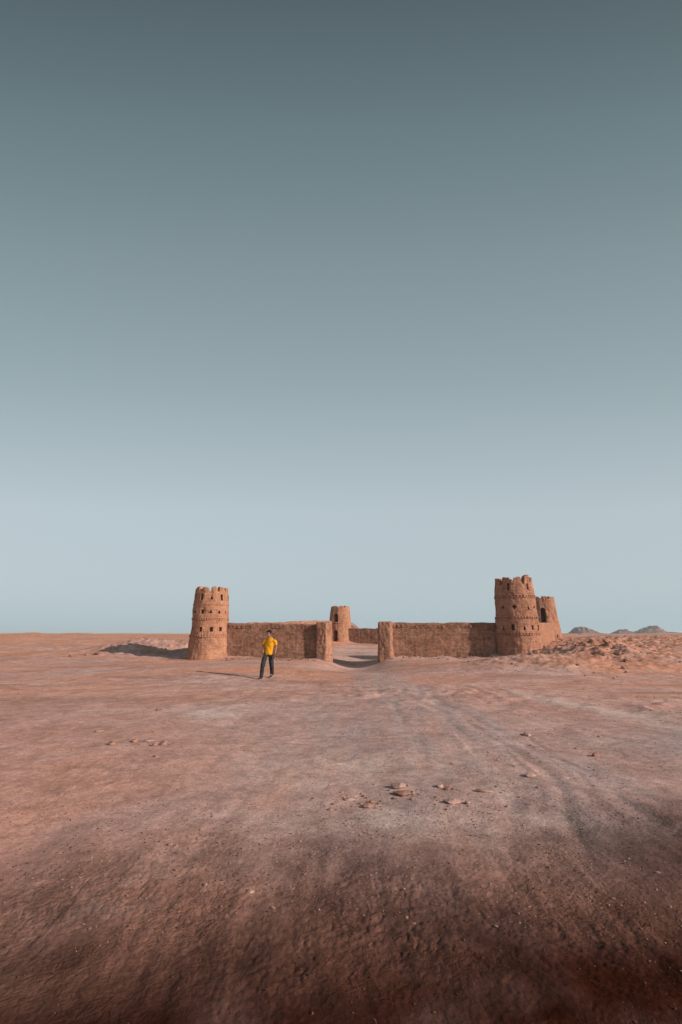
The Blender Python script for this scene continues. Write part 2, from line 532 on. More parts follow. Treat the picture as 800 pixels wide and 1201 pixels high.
def mud_tower(name, label, cx, cy, zb, ztop, r0, r1, openings, bands, top_fn, seed, mat, par_h=.8, group=None, holes=(), flare=.12, wall_t=.34):
    """openings: (part, phi_deg, z above base, width, height, shape, depth); phi 0 faces the camera, + to the right."""
    root = empty(name, (cx, cy, zb), label, 'tower', group)
    face = math.atan2(-cy, -cx)            # world angle pointing from the tower to the viewer's place
    hgt = ztop - zb
    nu = 264
    def radius(z):
        t = np.clip(z / hgt, 0, 1.1)
        return r0 + (r1 - r0) * t + flare * np.exp(-np.maximum(z, 0) / .45) + .03 * np.sin(np.pi * np.clip(t, 0, 1))
    zs = hgt - par_h
    phi = np.linspace(-np.pi, np.pi, nu, endpoint=False)

    def outer(zrows):
        """zrows (nv,nu)"""
        PH = np.broadcast_to(phi, zrows.shape)
        th = face + PH
        rad = radius(zrows)
        cxn, syn = np.cos(PH), np.sin(PH)
        rad = rad + .06 * fbm3(cxn * 1.6, syn * 1.6, zrows * .8, 3, seed) + .018 * noise3(cxn * 8, syn * 8, zrows * 5, seed + 9)
        rad = rad + .010 * np.sin(zrows / .105 * 2 * np.pi) * np.clip(.3 + noise3(cxn * 2, syn * 2, zrows * 1.3, seed + 5), 0, 1)
        # gullies worn by rain
        g = noise3(cxn * 5, syn * 5, zrows * .35, seed + 3)
        rad = rad - .055 * np.clip(g - .2, 0, 1)
        # scars where plaster has fallen
        rad = rad - .028 * ss(.22, .32, fbm3(cxn * 2.6, syn * 2.6, zrows * 1.2, 3, seed + 15))
        N = np.stack([np.cos(th), np.sin(th), np.zeros_like(th)], -1)
        P = np.concatenate([N[..., :2] * rad[..., None], zrows[..., None]], -1)
        return P, N, rad

    def masks(zrows, part):
        out = []; dep = []
        zc = (zrows[:-1] + zrows[1:]) / 2
        zc = (zc + np.roll(zc, -1, 1)) / 2
        pc = phi + np.pi / nu
        for (pt, ph, z, w, h, shp, d) in openings:
            if pt != part:
                continue
            if h < .9:
                q = random.Random(int(ph * 7 + z * 100) + seed)
                ph = ph + q.uniform(-3, 3); z = z + q.uniform(-.04, .04); w = w * q.uniform(.85, 1.25); h = h * q.uniform(.85, 1.2)
            dx = (np.angle(np.exp(1j * (pc - R(ph))))[None, :]) * radius(zc)
            dz = zc - z
            if shp == 'arch':
                m = (np.abs(dx) < w / 2) & (dz > -h / 2) & (dz < h / 2 - w / 2)
                m |= (dx ** 2 + (dz - (h / 2 - w / 2)) ** 2 < (w / 2) ** 2)
            elif shp == 'diamond':
                m = (np.abs(dx) / (w / 2) + np.abs(dz) / (h / 2)) < 1
            elif shp == 'tri':
                m = (dz > -h / 2) & (dz < h / 2) & (np.abs(dx) < w / 2 * (.5 - dz / h))
            else:
                m = (np.abs(dx) < w / 2) & (np.abs(dz) < h / 2)
            out.append(m); dep.append(d)
        return out, dep

    # --- shaft
    nv = max(int((zs + .6) / .034), 30)
    zr = np.linspace(-.6, zs, nv)[:, None] + np.zeros((1, nu))
    P, N, rad = outer(zr)
    ms, dp = masks(zr, 'shaft')
    UV = np.stack([np.broadcast_to(phi, zr.shape) * r0, zr], -1).reshape(-1, 2)
    f, rec = cut_shell(P, N, UV, True, ms, dp)
    # floor of the roof platform closes the shaft
    V = P.reshape(-1, 3)
    ctr = len(V); V = np.vstack([V, [[0, 0, zs - .01]]]); UV = np.vstack([UV, [[0, 0]]])
    last = np.arange((nv - 1) * nu, nv * nu)
    tri = np.stack([last, np.roll(last, -1), np.full(nu, ctr), np.full(nu, ctr)], -1)
    me = pydata(name + '_shaft', V, [tuple(q) for q in f] + [(t[0], t[1], t[2]) for t in tri])
    ul = me.uv_layers.new(name='UVMap'); li = np.zeros(len(me.loops), np.int32); me.loops.foreach_get('vertex_index', li)
    ul.data.foreach_set('uv', UV[li].astype(np.float32).ravel())
    link('shaft', me, mat, root)
    kinds = [o for o in openings if o[0] == 'shaft']
    for (vs, fs), o in zip(rec, kinds):
        if vs:
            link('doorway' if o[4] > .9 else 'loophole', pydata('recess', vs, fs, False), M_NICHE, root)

    # --- battlement: outer face, top edge, inner face as one ring
    top = top_fn(phi) + .03 * noise3(np.cos(phi) * 6, np.sin(phi) * 6, phi * 0, seed + 40)
    nvb = max(int(par_h / .03), 10)
    tt = np.linspace(0, 1, nvb)[:, None]
    zr = zs + .0 + (par_h + top)[None, :] * tt
    P, N, rad = outer(zr)
    P = P + N * .004
    ms, dp = masks(zr, 'battlement')
    f, rec = cut_shell(P, N, None, True, ms, dp)
    # rounded rim then down the inside
    rimz = zr[-1]
    rows = [P]
    for off, dz in ((.05, .02), (wall_t * .5, .03), (wall_t - .05, .015), (wall_t, -.04), (wall_t + .01, -.25), (wall_t + .02, None)):
        z = np.full(nu, zs - .05) if dz is None else rimz + dz
        q = np.concatenate([N[-1][:, :2] * (rad[-1] - off)[:, None], z[:, None]], -1)
        rows.append(q[None])
    PP = np.concatenate(rows, 0)
    idx = np.arange(PP.shape[0] * nu).reshape(-1, nu)
    a = idx[nvb - 1:-1]; b = np.roll(a, -1, 1); d = idx[nvb:]; c = np.roll(d, -1, 1)
    f2 = np.stack([a, b, c, d], -1).reshape(-1, 4)
    UV = np.stack([np.broadcast_to(phi, PP.shape[:2]) * r0, PP[..., 2]], -1).reshape(-1, 2)
    me = mesh_arrays(name + '_battlement', PP.reshape(-1, 3), np.vstack([f, f2]), UV)
    link('battlement', me, mat, root)
    for (vs, fs), o in zip(rec, [o for o in openings if o[0] == 'battlement']):
        if vs:
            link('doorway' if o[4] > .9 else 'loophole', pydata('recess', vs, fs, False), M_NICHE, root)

    # --- brick bands: rings standing proud with a row of pockets
    for (z, h, style, cnt, proud) in bands:
        nuf = cnt * 10
        ph = np.linspace(-np.pi, np.pi, nuf, endpoint=False)
        nvv = 9
        zz = np.linspace(z - h / 2, z + h / 2, nvv)
        PHI, ZZ = np.meshgrid(ph, zz)
        fr = (PHI / (2 * np.pi) * cnt) % 1
        u = (ZZ - (z - h / 2)) / h
        if style == 'saw':
            d = np.where(np.abs(fr - .5) * 2 > (1 - u) * .95, -.045, proud)
        elif style == 'dots':
            d = np.where((np.abs(fr - .5) < .24) & (np.abs(u - .5) < .33), -.05, proud)
        else:
            d = np.full_like(fr, proud)
        worn = np.clip(1.0 + 1.0 * noise3(np.cos(PHI) * 3, np.sin(PHI) * 3, ZZ * 2, seed + 60), -.3, 1.1)
        rad = radius(ZZ) + .06 * fbm3(np.cos(PHI) * 1.6, np.sin(PHI) * 1.6, ZZ * .8, 3, seed) + d * worn + .004
        ins = radius(ZZ) - .16
        th = face + PHI
        def ring(rd, zv):
            return np.stack([np.cos(th[0]) * rd, np.sin(th[0]) * rd, zv + 0 * rd], -1)
        rows = [ring(ins[0], zz[0])] + [ring(rad[i], zz[i] + .006 * noise3(ph * 0 + i, np.cos(ph) * 9, np.sin(ph) * 9, seed)) for i in range(nvv)] + [ring(ins[-1], zz[-1])]
        PP = np.stack(rows, 0)
        idx = np.arange(PP.shape[0] * nuf).reshape(-1, nuf)
        a = idx[:-1]; b = np.roll(a, -1, 1); dd = idx[1:]; c = np.roll(dd, -1, 1)
        ff = np.stack([a, b, c, dd], -1).reshape(-1, 4)
        UV = np.stack([np.broadcast_to(ph, PP.shape[:2]) * r0, PP[..., 2]], -1).reshape(-1, 2)
        link('brick_band', mesh_arrays(name + '_band', PP.reshape(-1, 3), ff, UV, smooth=False), mat, root)
    return root


def crenels(cnt, amp, width, phase, seed, pointed=False, rag=.08):
    rr = np.random.default_rng(seed).uniform(.72, 1.1, cnt)
    def fn(ph):
        f = ((ph / (2 * np.pi)) * cnt + phase) % cnt
        k = np.floor(f).astype(int) % cnt
        u = np.abs((f % 1) - .5) * 2
        if pointed:
            s = np.clip((1 - u) / width, 0, 1)
            s = np.sqrt(s)
        else:
            s = 1 - ss(width, width + .3, u)
        return amp * (s * rr[k] - .55) + rag * noise2(ph * 4, ph * 0 + seed, seed)
    return fn


ltz = H1(*LT) - .02
op = []
for ph, w, h in ((-62, .2, .36), (-32, .22, .36), (2, .24, .36), (36, .22, .36), (75, .2, .3), (120, .2, .3), (170, .2, .3), (-110, .2, .3), (-150, .2, .3)):
    op.append(('battlement', ph, 4.13, w, h, 'tri' if ph == 2 else 'rect', .24))
for ph in (-55, -28, 0, 27, 55, 90, 125, 160, -85, -120, -155):
    op.append(('shaft', ph, 3.10 + (.03 if ph == -28 else 0), .22, .24, 'tri' if ph in (0, 55) else 'diamond' if ph in (27, -55) else 'rect', .3))
for ph in (-62, -26, 3, 32, 70, 115, 150, -100, -140):
    op.append(('shaft', ph, 1.92, .19, .28, 'rect', .3))
mud_tower('mud_brick_tower', 'round tapering mud brick tower standing at the left end of the fort', LT[0], LT[1], ltz, ltz + 4.66, 1.36, 1.12, op,
          [(1.50, .20, 'saw', 44, .03), (2.62, .14, 'dots', 46, .03), (3.62, .09, 'plain', 40, .03)],
          crenels(11, .30, .55, .25, 5), 3, M_TOWER, .86, 'fort corner towers')

rtz = -.22
op = []
for ph, w, h in ((-14, .17, .50), (44, .17, .46), (95, .17, .4), (140, .17, .4), (-170, .17, .4), (-120, .17, .4), (-68, .17, .4)):
    op.append(('battlement', ph, 4.83, w, h, 'rect', .24))
for ph, w, h, s_ in ((-72, .15, .2, 'rect'), (-36, .2, .26, 'diamond'), (-1, .36, .26, 'diamond'), (33, .2, .24, 'tri'), (60, .16, .2, 'rect'), (100, .2, .2, 'rect'), (150, .2, .2, 'rect'), (-120, .2, .2, 'rect')):
    op.append(('shaft', ph, 3.50, w, h, s_, .32))
for ph in (-72, -38, -9, 18, 45, 76, 115, 155, -110, -150):
    op.append(('shaft', ph, 2.22, .18, .32, 'tri' if ph in (18, -38) else 'rect', .32))
mud_tower('mud_brick_tower', 'tallest round mud brick tower with broken battlements at the right of the fort', RT[0], RT[1], rtz, rtz + 5.30, 1.48, 1.22, op,
          [(1.82, .14, 'dots', 44, .035), (2.86, .14, 'dots', 44, .035), (4.22, .17, 'dots', 40, .035)],
          crenels(10, .50, .55, .18, 8, rag=.10), 14, M_TOWER_R, .95, 'fort corner towers')

btz = H1(*BT) - .1
mud_tower('mud_brick_tower', 'small distant tower with two dark doorways seen above the gateway', BT[0], BT[1], btz, btz + 3.62, 1.25, 1.02,
          [('shaft', -24, 2.36, .50, 1.08, 'arch', .8), ('shaft', -24, .56, .54, 1.2, 'arch', .8)],
          [(1.95, .1, 'plain', 40, .03)], crenels(9, .16, .55, .3, 13), 25, M_TOWER, .55, 'fort corner towers')

brz = H1(*BR) - .25
mud_tower('mud_brick_tower', 'smaller tower with a tall dark doorway behind the tallest tower', BR[0], BR[1], brz, brz + 4.95 - (brz), 1.58, 1.14,
          [('shaft', 4, 3.28 - brz, .5, 1.42, 'arch', .85), ('shaft', 48, .62, .16, .26, 'rect', .3)],
          [(1.95 - brz, .08, 'plain', 40, .025)], crenels(9, .2, .55, .1, 17), 36, M_TOWER_R, .55, 'fort corner towers', flare=.2)


def mud_wall(root, p0, p1, zt0, zt1, thick, mat, seed, part='wall_body', course=True, rag=.05):
    """wall in world coordinates relative to root (root unrotated): p0->p1 is the front foot line seen left to right"""
    L = math.hypot(p1[0] - p0[0], p1[1] - p0[1])
    ux, uy = (p1[0] - p0[0]) / L, (p1[1] - p0[1]) / L
    nx, ny = uy, -ux                         # outward (towards the viewer)
    ns = int(L / .06) + 1
    s = np.linspace(0, L, ns)
    gz = H(p0[0] + ux * s, p0[1] + uy * s) - .45
    zt = zt0 + (zt1 - zt0) * s / L + rag * fbm2(s / 1.4, s * 0 + seed, 3, seed) - .09 * np.clip(noise2(s / .8, s * 0 + 3, seed + 7) - .25, 0, 1)
    prof = [('f', t) for t in np.linspace(0, 1, 46)] + [('t', t) for t in np.linspace(.08, .92, 7)] + [('b', t) for t in np.linspace(1, 0, 20)]
    rows = []; uv = []
    for kind, t in prof:
        if kind == 'f':
            z = gz + (zt - .03 - gz) * t; o = thick / 2 * (1.18 - .22 * t)
        elif kind == 'b':
            z = gz + (zt - .03 - gz) * t; o = -thick / 2 * (1.18 - .22 * t)
        else:
            z = zt + .02 * np.sin(t * np.pi); o = thick / 2 * .96 * (1 - 2 * t)
        dn = .035 * fbm3(s * .8, z * .9, s * 0 + o, 3, seed) + .014 * noise3(s * 6, z * 6, s * 0 + o, seed + 2)
        sgn = 1 if kind == 'f' else -1 if kind == 'b' else 0
        dn = dn - .03 * np.clip(noise2(s * 2.6, z * .4, seed + 4) - .2, 0, 1)
        off = o + sgn * dn - (thick / 2)
        rows.append(np.stack([p0[0] + ux * s + nx * off - root.location.x, p0[1] + uy * s + ny * off - root.location.y, z - root.location.z], -1))
        uv.append(np.stack([s, z], -1))
    P = np.stack(rows, 0); U = np.stack(uv, 0)
    nv = P.shape[0]
    idx = np.arange(nv * ns).reshape(nv, ns)
    f = np.stack([idx[:-1, :-1], idx[:-1, 1:], idx[1:, 1:], idx[1:, :-1]], -1).reshape(-1, 4)
    V = P.reshape(-1, 3)
    faces = [tuple(q) for q in f] + [tuple(idx[:, 0]), tuple(idx[::-1, -1])]
    me = pydata(part, V, faces)
    ul = me.uv_layers.new(name='UVMap'); li = np.zeros(len(me.loops), np.int32); me.loops.foreach_get('vertex_index', li)
    ul.data.foreach_set('uv', U.reshape(-1, 2)[li].astype(np.float32).ravel())
    link(part, me, mat, root)
    if course:                              # two rows of bricks standing proud under the top edge, with pockets
        cnt = int(L / .30)
        nf = cnt * 10 + 1
        s2 = np.linspace(.05, L - .05, nf)
        ztop = np.interp(s2, s, zt) - .17
        hh = .15
        us = np.linspace(0, 1, 8)
        rws = []
        fr = (s2 / .30) % 1
        def row(off, z):
            return np.stack([p0[0] + ux * s2 + nx * off - root.location.x, p0[1] + uy * s2 + ny * off - root.location.y, z - root.location.z], -1)
        rws.append(row(-.2 + 0 * s2, ztop - hh))
        wear = np.clip(.55 + .9 * noise2(s2 / .7, s2 * 0, seed + 77), 0, 1)
        for u in us:
            d = np.where((np.abs(fr - .5) < .2) & (abs(u - .5) < .4), -.05, .05) * wear
            rws.append(row(.0 + d + .01 * noise2(s2 * 5, s2 * 0 + u, seed), ztop - hh + u * hh + .01 * noise2(s2 * 3, s2 * 0 + 9, seed)))
        rws.append(row(-.2 + 0 * s2, ztop))
        PP = np.stack(rws, 0)
        ii = np.arange(PP.shape[0] * nf).reshape(-1, nf)
        ff = np.stack([ii[:-1, :-1], ii[:-1, 1:], ii[1:, 1:], ii[1:, :-1]], -1).reshape(-1, 4)
        UV = np.stack([np.broadcast_to(s2, PP.shape[:2]), PP[..., 2]], -1).reshape(-1, 2)
        link('brick_course', mesh_arrays('brick_course', PP.reshape(-1, 3), ff, UV, smooth=False), mat, root)


def pier(root, foot, zb, zt, mat, seed):
    """footprint listed counter-clockwise seen from above"""
    pts = []
    uvs = []
    run = 0
    n = len(foot)
    for i in range(n):
        a = np.array(foot[i]); b = np.array(foot[(i + 1) % n])
        L = np.linalg.norm(b - a); k = max(int(L / .05), 2)
        for t in np.arange(k) / k:
            pts.append(a + (b - a) * t); uvs.append(run + L * t)
        run += L
    pts = np.array(pts); uvs = np.array(uvs)
    c = pts.mean(0)
    sm = pts.copy()
    for _ in range(1):                        # soften the arrises
        sm = (np.roll(sm, 1, 0) + 2 * sm + np.roll(sm, -1, 0)) / 4
    dirs = sm - c; dirs /= np.linalg.norm(dirs, axis=1)[:, None]
    nv = 50
    ztop = zt + .05 * noise2(pts[:, 0] * 3, pts[:, 1] * 3, seed)
    rows = []
    for t in np.linspace(0, 1, nv):
        z = zb + (ztop - zb) * t
        d = .045 * fbm3(sm[:, 0] * 2, sm[:, 1] * 2, z * 1.3, 3, seed) + .03 * noise3(sm[:, 0] * 8, sm[:, 1] * 8, z * 7, seed) + .07 * (1 - t) ** 3
        d -= .10 * np.clip(noise3(sm[:, 0] * 3, sm[:, 1] * 3, z * 2.2, seed + 3) - .2, 0, 1) + .10 * np.clip(noise3(sm[:, 0] * 7, sm[:, 1] * 7, z * 1.6, seed + 5) - .35, 0, 1)
        q = sm + dirs * d[:, None]
        rows.append(np.concatenate([q, z[:, None]], 1))
    for sc, dz in ((.9, .03), (.5, .05)):
        rows.append(np.concatenate([c + (sm - c) * sc, (ztop + dz)[:, None]], 1))
    P = np.stack(rows, 0) - np.array(root.location)[None, None]
    m = len(pts); nr = P.shape[0]
    idx = np.arange(nr * m).reshape(nr, m)
    a = idx[:-1]; b = np.roll(a, -1, 1); d = idx[1:]; cc = np.roll(d, -1, 1)
    f = np.stack([a, b, cc, d], -1).reshape(-1, 4)
    U = np.stack([np.broadcast_to(uvs, P.shape[:2]), P[..., 2]], -1).reshape(-1, 2)
    me = pydata('gate_pier', P.reshape(-1, 3), [tuple(q) for q in f] + [tuple(idx[-1])])
    ul = me.uv_layers.new(name='UVMap'); li = np.zeros(len(me.loops), np.int32); me.loops.foreach_get('vertex_index', li)
    ul.data.foreach_set('uv', U[li].astype(np.float32).ravel())
    link('gate_pier', me, mat, root)


Lw = empty('mud_brick_wall', (-5, 36.3, 0), 'brown mud brick wall between the left tower and the gateway, behind the man in yellow', 'wall', 'fort walls')
mud_wall(Lw, (-8.3, 36.6), (-1.35, 35.9), 2.36, 2.26, .55, M_WALL, 51)
pier(Lw, [(-1.66, 36.2), (-1.66, 35.55), (-1.02, 35.30), (-.60, 35.9), (-.62, 36.5)], -.75, 2.34, M_PIER, 61)

Rw = empty('mud_brick_wall', (7, 35.6, 0), 'brown mud brick wall between the gateway and the tallest tower', 'wall', 'fort walls')
mud_wall(Rw, (3.3, 35.45), (10.9, 35.0), 2.32, 2.34, .55, M_WALL, 71)
pier(Rw, [(2.52, 35.9), (2.54, 35.14), (3.28, 34.96), (3.52, 35.5), (3.3, 36.1)], -.8, 2.36, M_PIER, 81)

Sw = empty('mud_brick_wall', (-4.5, 47, 0), 'sunlit side wall running back from the left tower to the small distant tower', 'wall', 'fort walls')
mud_wall(Sw, (-8.9, 38.0), (-.9, 56.3), 2.30, 3.0, .5, M_PIER, 91, course=False)

Bw = empty('mud_brick_wall', (9, 53.5, 0), 'low rear wall of the fort seen through the gateway', 'wall', 'fort walls')
mud_wall(Bw, (.55, 56.3), (18.0, 50.0), 2.16, 2.3, .5, M_WALL, 101, course=False)

Ew = empty('mud_brick_wall', (16, 43, 0), 'smooth plastered side wall joining the tallest tower to the smaller tower behind it', 'wall', 'fort walls')
mud_wall(Ew, (13.05, 35.5), (19.9, 48.9), 2.30, 2.62, .5, M_TOWER_R, 111, course=False)

# ------------------------------------------------------------------ stones
def ico(sub):
    import bmesh
    bm = bmesh.new(); bmesh.ops.create_icosphere(bm, subdivisions=sub, radius=1)
    v = np.array([x.co[:] for x in bm.verts]); f = np.array([[l.index for l in x.verts] for x in bm.faces])
    bm.free()
    return v, f


ICO1, ICO2, ICO4 = ico(1), ico(2), ico(4)


def rock_shape(v, seed, facets=9, rough=.12):
    r = np.random.default_rng(seed)
    p = v.copy()
    for _ in range(facets):
        n = r.normal(size=3); n /= np.linalg.norm(n); d = r.uniform(.5, .85)
        s = p @ n
        p = p - np.outer(np.maximum(s - d, 0) * .92, n)
    p = p * (1 + rough * fbm3(v[:, 0] * 1.7, v[:, 1] * 1.7, v[:, 2] * 1.7, 4, seed % 50)[:, None])
    return p


def stone(name, x, y, sx, sy, sz, rz, m, label, cat, group, seed, sink=.40):
    v, f = ICO4
    p = rock_shape(v, seed) * np.array([sx, sy, sz]) / 1.6
    c, s_ = math.cos(rz), math.sin(rz)
    p = np.stack([p[:, 0] * c - p[:, 1] * s_, p[:, 0] * s_ + p[:, 1] * c, p[:, 2]], -1)
    p[:, 2] -= p[:, 2].min() * (1 - sink)
    me = mesh_arrays(name, p, f)
    o = link(name, me, m, loc=(x, y, H1(x, y) - .004))
    return tag(o, label, cat, group)


G = 'stones lying in the foreground'
ST = [
    (.62, 5.98, .145, .10, .085, .2, 0, 'pale stone with a flat top, upper one of the touching pair in the middle foreground'),
    (.63, 5.74, .16, .10, .065, -.1, 1, 'reddish stone just below the pale flat topped stone in the middle foreground'),
    (.74, 5.80, .06, .05, .035, .6, 1, 'small reddish stone at the right end of the touching pair in the middle foreground'),
    (1.07, 5.46, .135, .08, .055, .1, 0, 'elongated light stone standing alone right of the touching pair'),
    (1.22, 5.44, .06, .05, .04, .5, 0, 'pebble touching the right end of the elongated light stone'),
    (1.47, 5.78, .15, .07, .04, -.2, 0, 'thin flat slab of stone nearest left of the wheel tracks'),
    (2.16, 6.37, .12, .08, .07, .4, 0, 'light stone lying among the wheel tracks on the right'),
    (1.06, 6.02, .09, .07, .045, .9, 0, 'small light stone beyond the elongated light stone'),
    (1.12, 5.90, .07, .05, .04, .2, 1, 'small reddish stone between two light ones beyond the elongated stone'),
    (.08, 5.62, .09, .06, .035, .1, 0, 'small low stone at the left end of the middle foreground scatter'),
    (.25, 5.40, .11, .07, .045, .7, 1, 'reddish stone in the left part of the middle foreground scatter'),
    (.30, 5.52, .07, .05, .035, .3, 1, 'tiny reddish stone beside the reddish stone left of the touching pair'),
    (-3.40, 8.18, .10, .08, .07, .3, 1, 'dark red stone at the left end of the left hand scatter'),
    (-3.12, 8.36, .10, .08, .065, .8, 1, 'dark red stone in the middle of the left hand scatter'),
    (-2.93, 8.42, .17, .07, .04, .1, 0, 'long low tan stone in the middle of the left hand scatter'),
    (-2.60, 8.12, .12, .09, .085, .2, 0, 'bright pale stone at the right end of the left hand scatter'),
    (-2.72, 8.06, .08, .07, .07, .2, 1, 'dark stone touching the bright pale stone on the left'),
    (-2.47, 7.42, .07, .05, .04, .2, 1, 'lone dark pebble below the bright pale stone on the left'),
    (-.57, 3.68, .045, .035, .025, .3, 0, 'lone pale pebble on the dark soil nearest the viewer'),
    (-4.1, 9.3, .15, .09, .035, .1, 0, 'flat tan stone at the far left of the foreground'),
    (-3.9, 11.6, .13, .09, .05, .4, 1, 'reddish stone on the left beyond the left hand scatter'),
    (3.05, 9.0, .14, .1, .06, .4, 0, 'light stone at the top of the fan of wheel tracks'),
    (3.5, 7.6, .10, .08, .06, .9, 1, 'reddish stone right of the light stone among the wheel tracks'),
]
for i, (x, y, sx, sy, sz, rz, mm, lab) in enumerate(ST):
    stone('stone', x, y, sx, sy, sz * .85, rz, (M_STONE, M_STONE_R)[mm], lab, 'stone', G, 200 + i)

for i, (x, y, s_) in enumerate([(-18.9, 37.4, .34), (-18.2, 38.0, .26), (-17.6, 38.3, .36)]):
    stone('clod', x, y, s_ * 1.3, s_, s_ * .7, i, M_STONE_R, ('dark earth clod left of the long shadow, lowest of three',
          'smallest of the three dark earth clods left of the long shadow', 'rightmost of the three dark earth clods left of the long shadow')[i], 'clod', 'clods left of the fort', 300 + i)

CL = [(11.6, 21.9), (12.6, 23.5), (15.9, 33.7), (11.6, 28.3), (13.2, 27.4), (14.6, 29.1), (16.6, 28.6), (10.2, 29.2), (13.9, 31.2), (17.8, 31.4),
      (12.1, 30.6), (15.1, 26.2), (18.6, 35.5), (20.3, 33.1), (16.4, 24.5), (9.4, 25.6), (13.0, 25.0), (19.2, 29.5), (22.2, 38.5), (21.0, 42.0), (25.5, 45.0), (27.5, 43.5)]
for i, (x, y) in enumerate(CL):
    s_ = random.uniform(.14, .30)
    stone('earth_clod', x, y, s_ * random.uniform(1, 1.5), s_, s_ * random.uniform(.5, .8), random.uniform(0, 6), M_STONE_R if i % 3 else M_STONE,
          'rough earth clod lying on the rubble slope right of the towers', 'clod', 'clods on the rubble slope', 320 + i, sink=.35)


def scatter(name, pts, sizes, m, kind_label, base=ICO1):
    v, f = base
    shapes = [rock_shape(v, 500 + k, 5, .18) for k in range(14)]
    V = []; F = []; off = 0
    z = H(pts[:, 0], pts[:, 1])
    for i in range(len(pts)):
        p = shapes[i % 14] * sizes[i] * rng.uniform(.6, 1.3, 3) * np.array([.62, .62, .42])
        a = rng.uniform(0, 6.28); c, s_ = math.cos(a), math.sin(a)
        V.append(np.stack([p[:, 0] * c - p[:, 1] * s_ + pts[i, 0], p[:, 0] * s_ + p[:, 1] * c + pts[i, 1], p[:, 2] + z[i] + sizes[i] * .12], -1))
        F.append(f + off); off += len(v)
    o = link(name, mesh_arrays(name, np.vstack(V), np.vstack(F), smooth=False), m)
    return tag(o, kind_label, None, None, 'stuff')


# grit over the open ground
pp = []; sz = []
for _ in range(9000):
    d = math.exp(random.uniform(math.log(3.4), math.log(30)))
    a = R(random.uniform(-40, 40))
    pp.append((d * math.sin(a), d * math.cos(a)))
    sz.append(min(.004 + .0035 * d ** .8 * random.random() ** 2 + (.012 if random.random() < .03 else 0), .05))
n_open = len(pp)
for sx_, sy_, s1, s2 in ((.65, 5.85, .35, .25), (1.1, 5.6, .3, .3), (.2, 5.5, .25, .2), (-3.0, 8.3, .45, .3), (2.3, 6.6, .5, .6), (3.0, 8.9, .6, .7), (-1.2, 4.4, .4, .3)):
    for _ in range(46):
        pp.append((random.gauss(sx_, s1), random.gauss(sy_, s2)))
        sz.append(.008 + .034 * random.random() ** 3)
pp = np.array(pp)
dens = fbm2(pp[:, 0] / 1.1, pp[:, 1] / 1.1, 3, 130)
k = (dens > -.05) | (np.arange(len(pp)) >= n_open)
scatter('grit', pp[k], np.array(sz)[k], M_GRAVEL, 'loose grit strewn over the open ground')
# soil crumbs toned to match the painted darkening underfoot
M_CRUMB = flat_material('darkened_soil_crumbs', (.10, .045, .032), .95, .45, 6, .1, .003)
cr = np.stack([rng.uniform(-3.6, 3.6, 11000), rng.uniform(2.2, 5.6, 11000)], -1)
cr = cr[(np.abs(cr[:, 0]) < cr[:, 1] * .8 + .3) & (fbm2(cr[:, 0] / .5, cr[:, 1] / .5, 3, 140) + rng.uniform(-.5, .5, len(cr)) > -.05)]
scatter('soil_crumbs', cr, .003 + .011 * rng.random(len(cr)) ** 4, M_CRUMB, 'small dark crumbs of soil strewn over the near ground')
# rubble on the slopes by the towers
pp = []; sz = []
while len(pp) < 1700:
    x, y = random.uniform(6, 34), random.uniform(19, 55)
    w = float(mounds(np.array([x]), np.array([y]))[0])
    if random.random() < min(w, 1) * .9:
        pp.append((x, y)); sz.append(.04 + .17 * random.random() ** 4)
for _ in range(320):
    x, y = random.gauss(-14.5, 3.2), random.gauss(42, 2.2)
    pp.append((x, y)); sz.append(.04 + .14 * random.random() ** 4)
for _ in range(520):                         # spill along the foot of the walls
    x = random.choice([random.uniform(-8, -1.5), random.uniform(3.3, 11)])
    pp.append((x, 35.6 - abs(random.gauss(.2, .5)))); sz.append(.04 + .14 * random.random() ** 3)
scatter('rubble', np.array(pp), np.array(sz), M_GRAVEL, 'broken rubble covering the slopes beside the towers')

# ------------------------------------------------------------------ far hills
def hill(name, cx, cy, a, b, hgt, seed, skew=0., rot=0., power=1.0):
    n = 72
    u = np.linspace(-1.25, 1.25, n)
    U, V_ = np.meshgrid(u, u)
    rad = np.hypot(U, V_) + .22 * fbm2(U * 1.6, V_ * 1.6, 3, seed)
    wob = .14 * fbm2(U * 2.4, V_ * 2.4, 3, seed)
    base = np.interp(U + wob, [-1, -.5 + skew, skew - .08, skew + .24, .95], [0, .66, 1, .93, 0]) * np.clip(1.15 * (1 - (np.abs(V_) + .5 * wob) ** 1.6), 0, 1)
    z = hgt * base * (.93 + .16 * ridge2(U * 2.6, V_ * 2.6, 4, seed + 3)) - .45
    c, s_ = math.cos(rot), math.sin(rot)
    X = cx + a * (U * c - V_ * s_); Y = cy + b * (U * s_ + V_ * c)
    Z = z + np.minimum(H(X.ravel(), Y.ravel()).reshape(X.shape), 2.2)
    idx = np.arange(n * n).reshape(n, n)
    f = np.stack([idx[:-1, :-1], idx[:-1, 1:], idx[1:, 1:], idx[1:, :-1]], -1).reshape(-1, 4)
    o = link(name, mesh_arrays(name, np.stack([X, Y, Z], -1).reshape(-1, 3), f), M_HILL)
    tag(o, kind='structure')


hill('hill', 279, 600, 17.0, 20, 7.8, 5, -.25)
hill('hill', 294, 620, 20.0, 16, 4.6, 6, -.5)
hill('hill', 313, 680, 12.0, 16, 3.8, 7)
hill('hill', 321, 600, 13.0, 16, 5.0, 8, .1)
hill('hill', 349, 600, 20.0, 20, 8.5, 9, .42)
hill('hill', 400, 660, 52, 24, 2.8, 10)
hill('hill', .8, 130, 6.6, 6, 3.4, 11, -.1)
hill('hill', 8.0, 150, 7, 6, 1.6, 12)

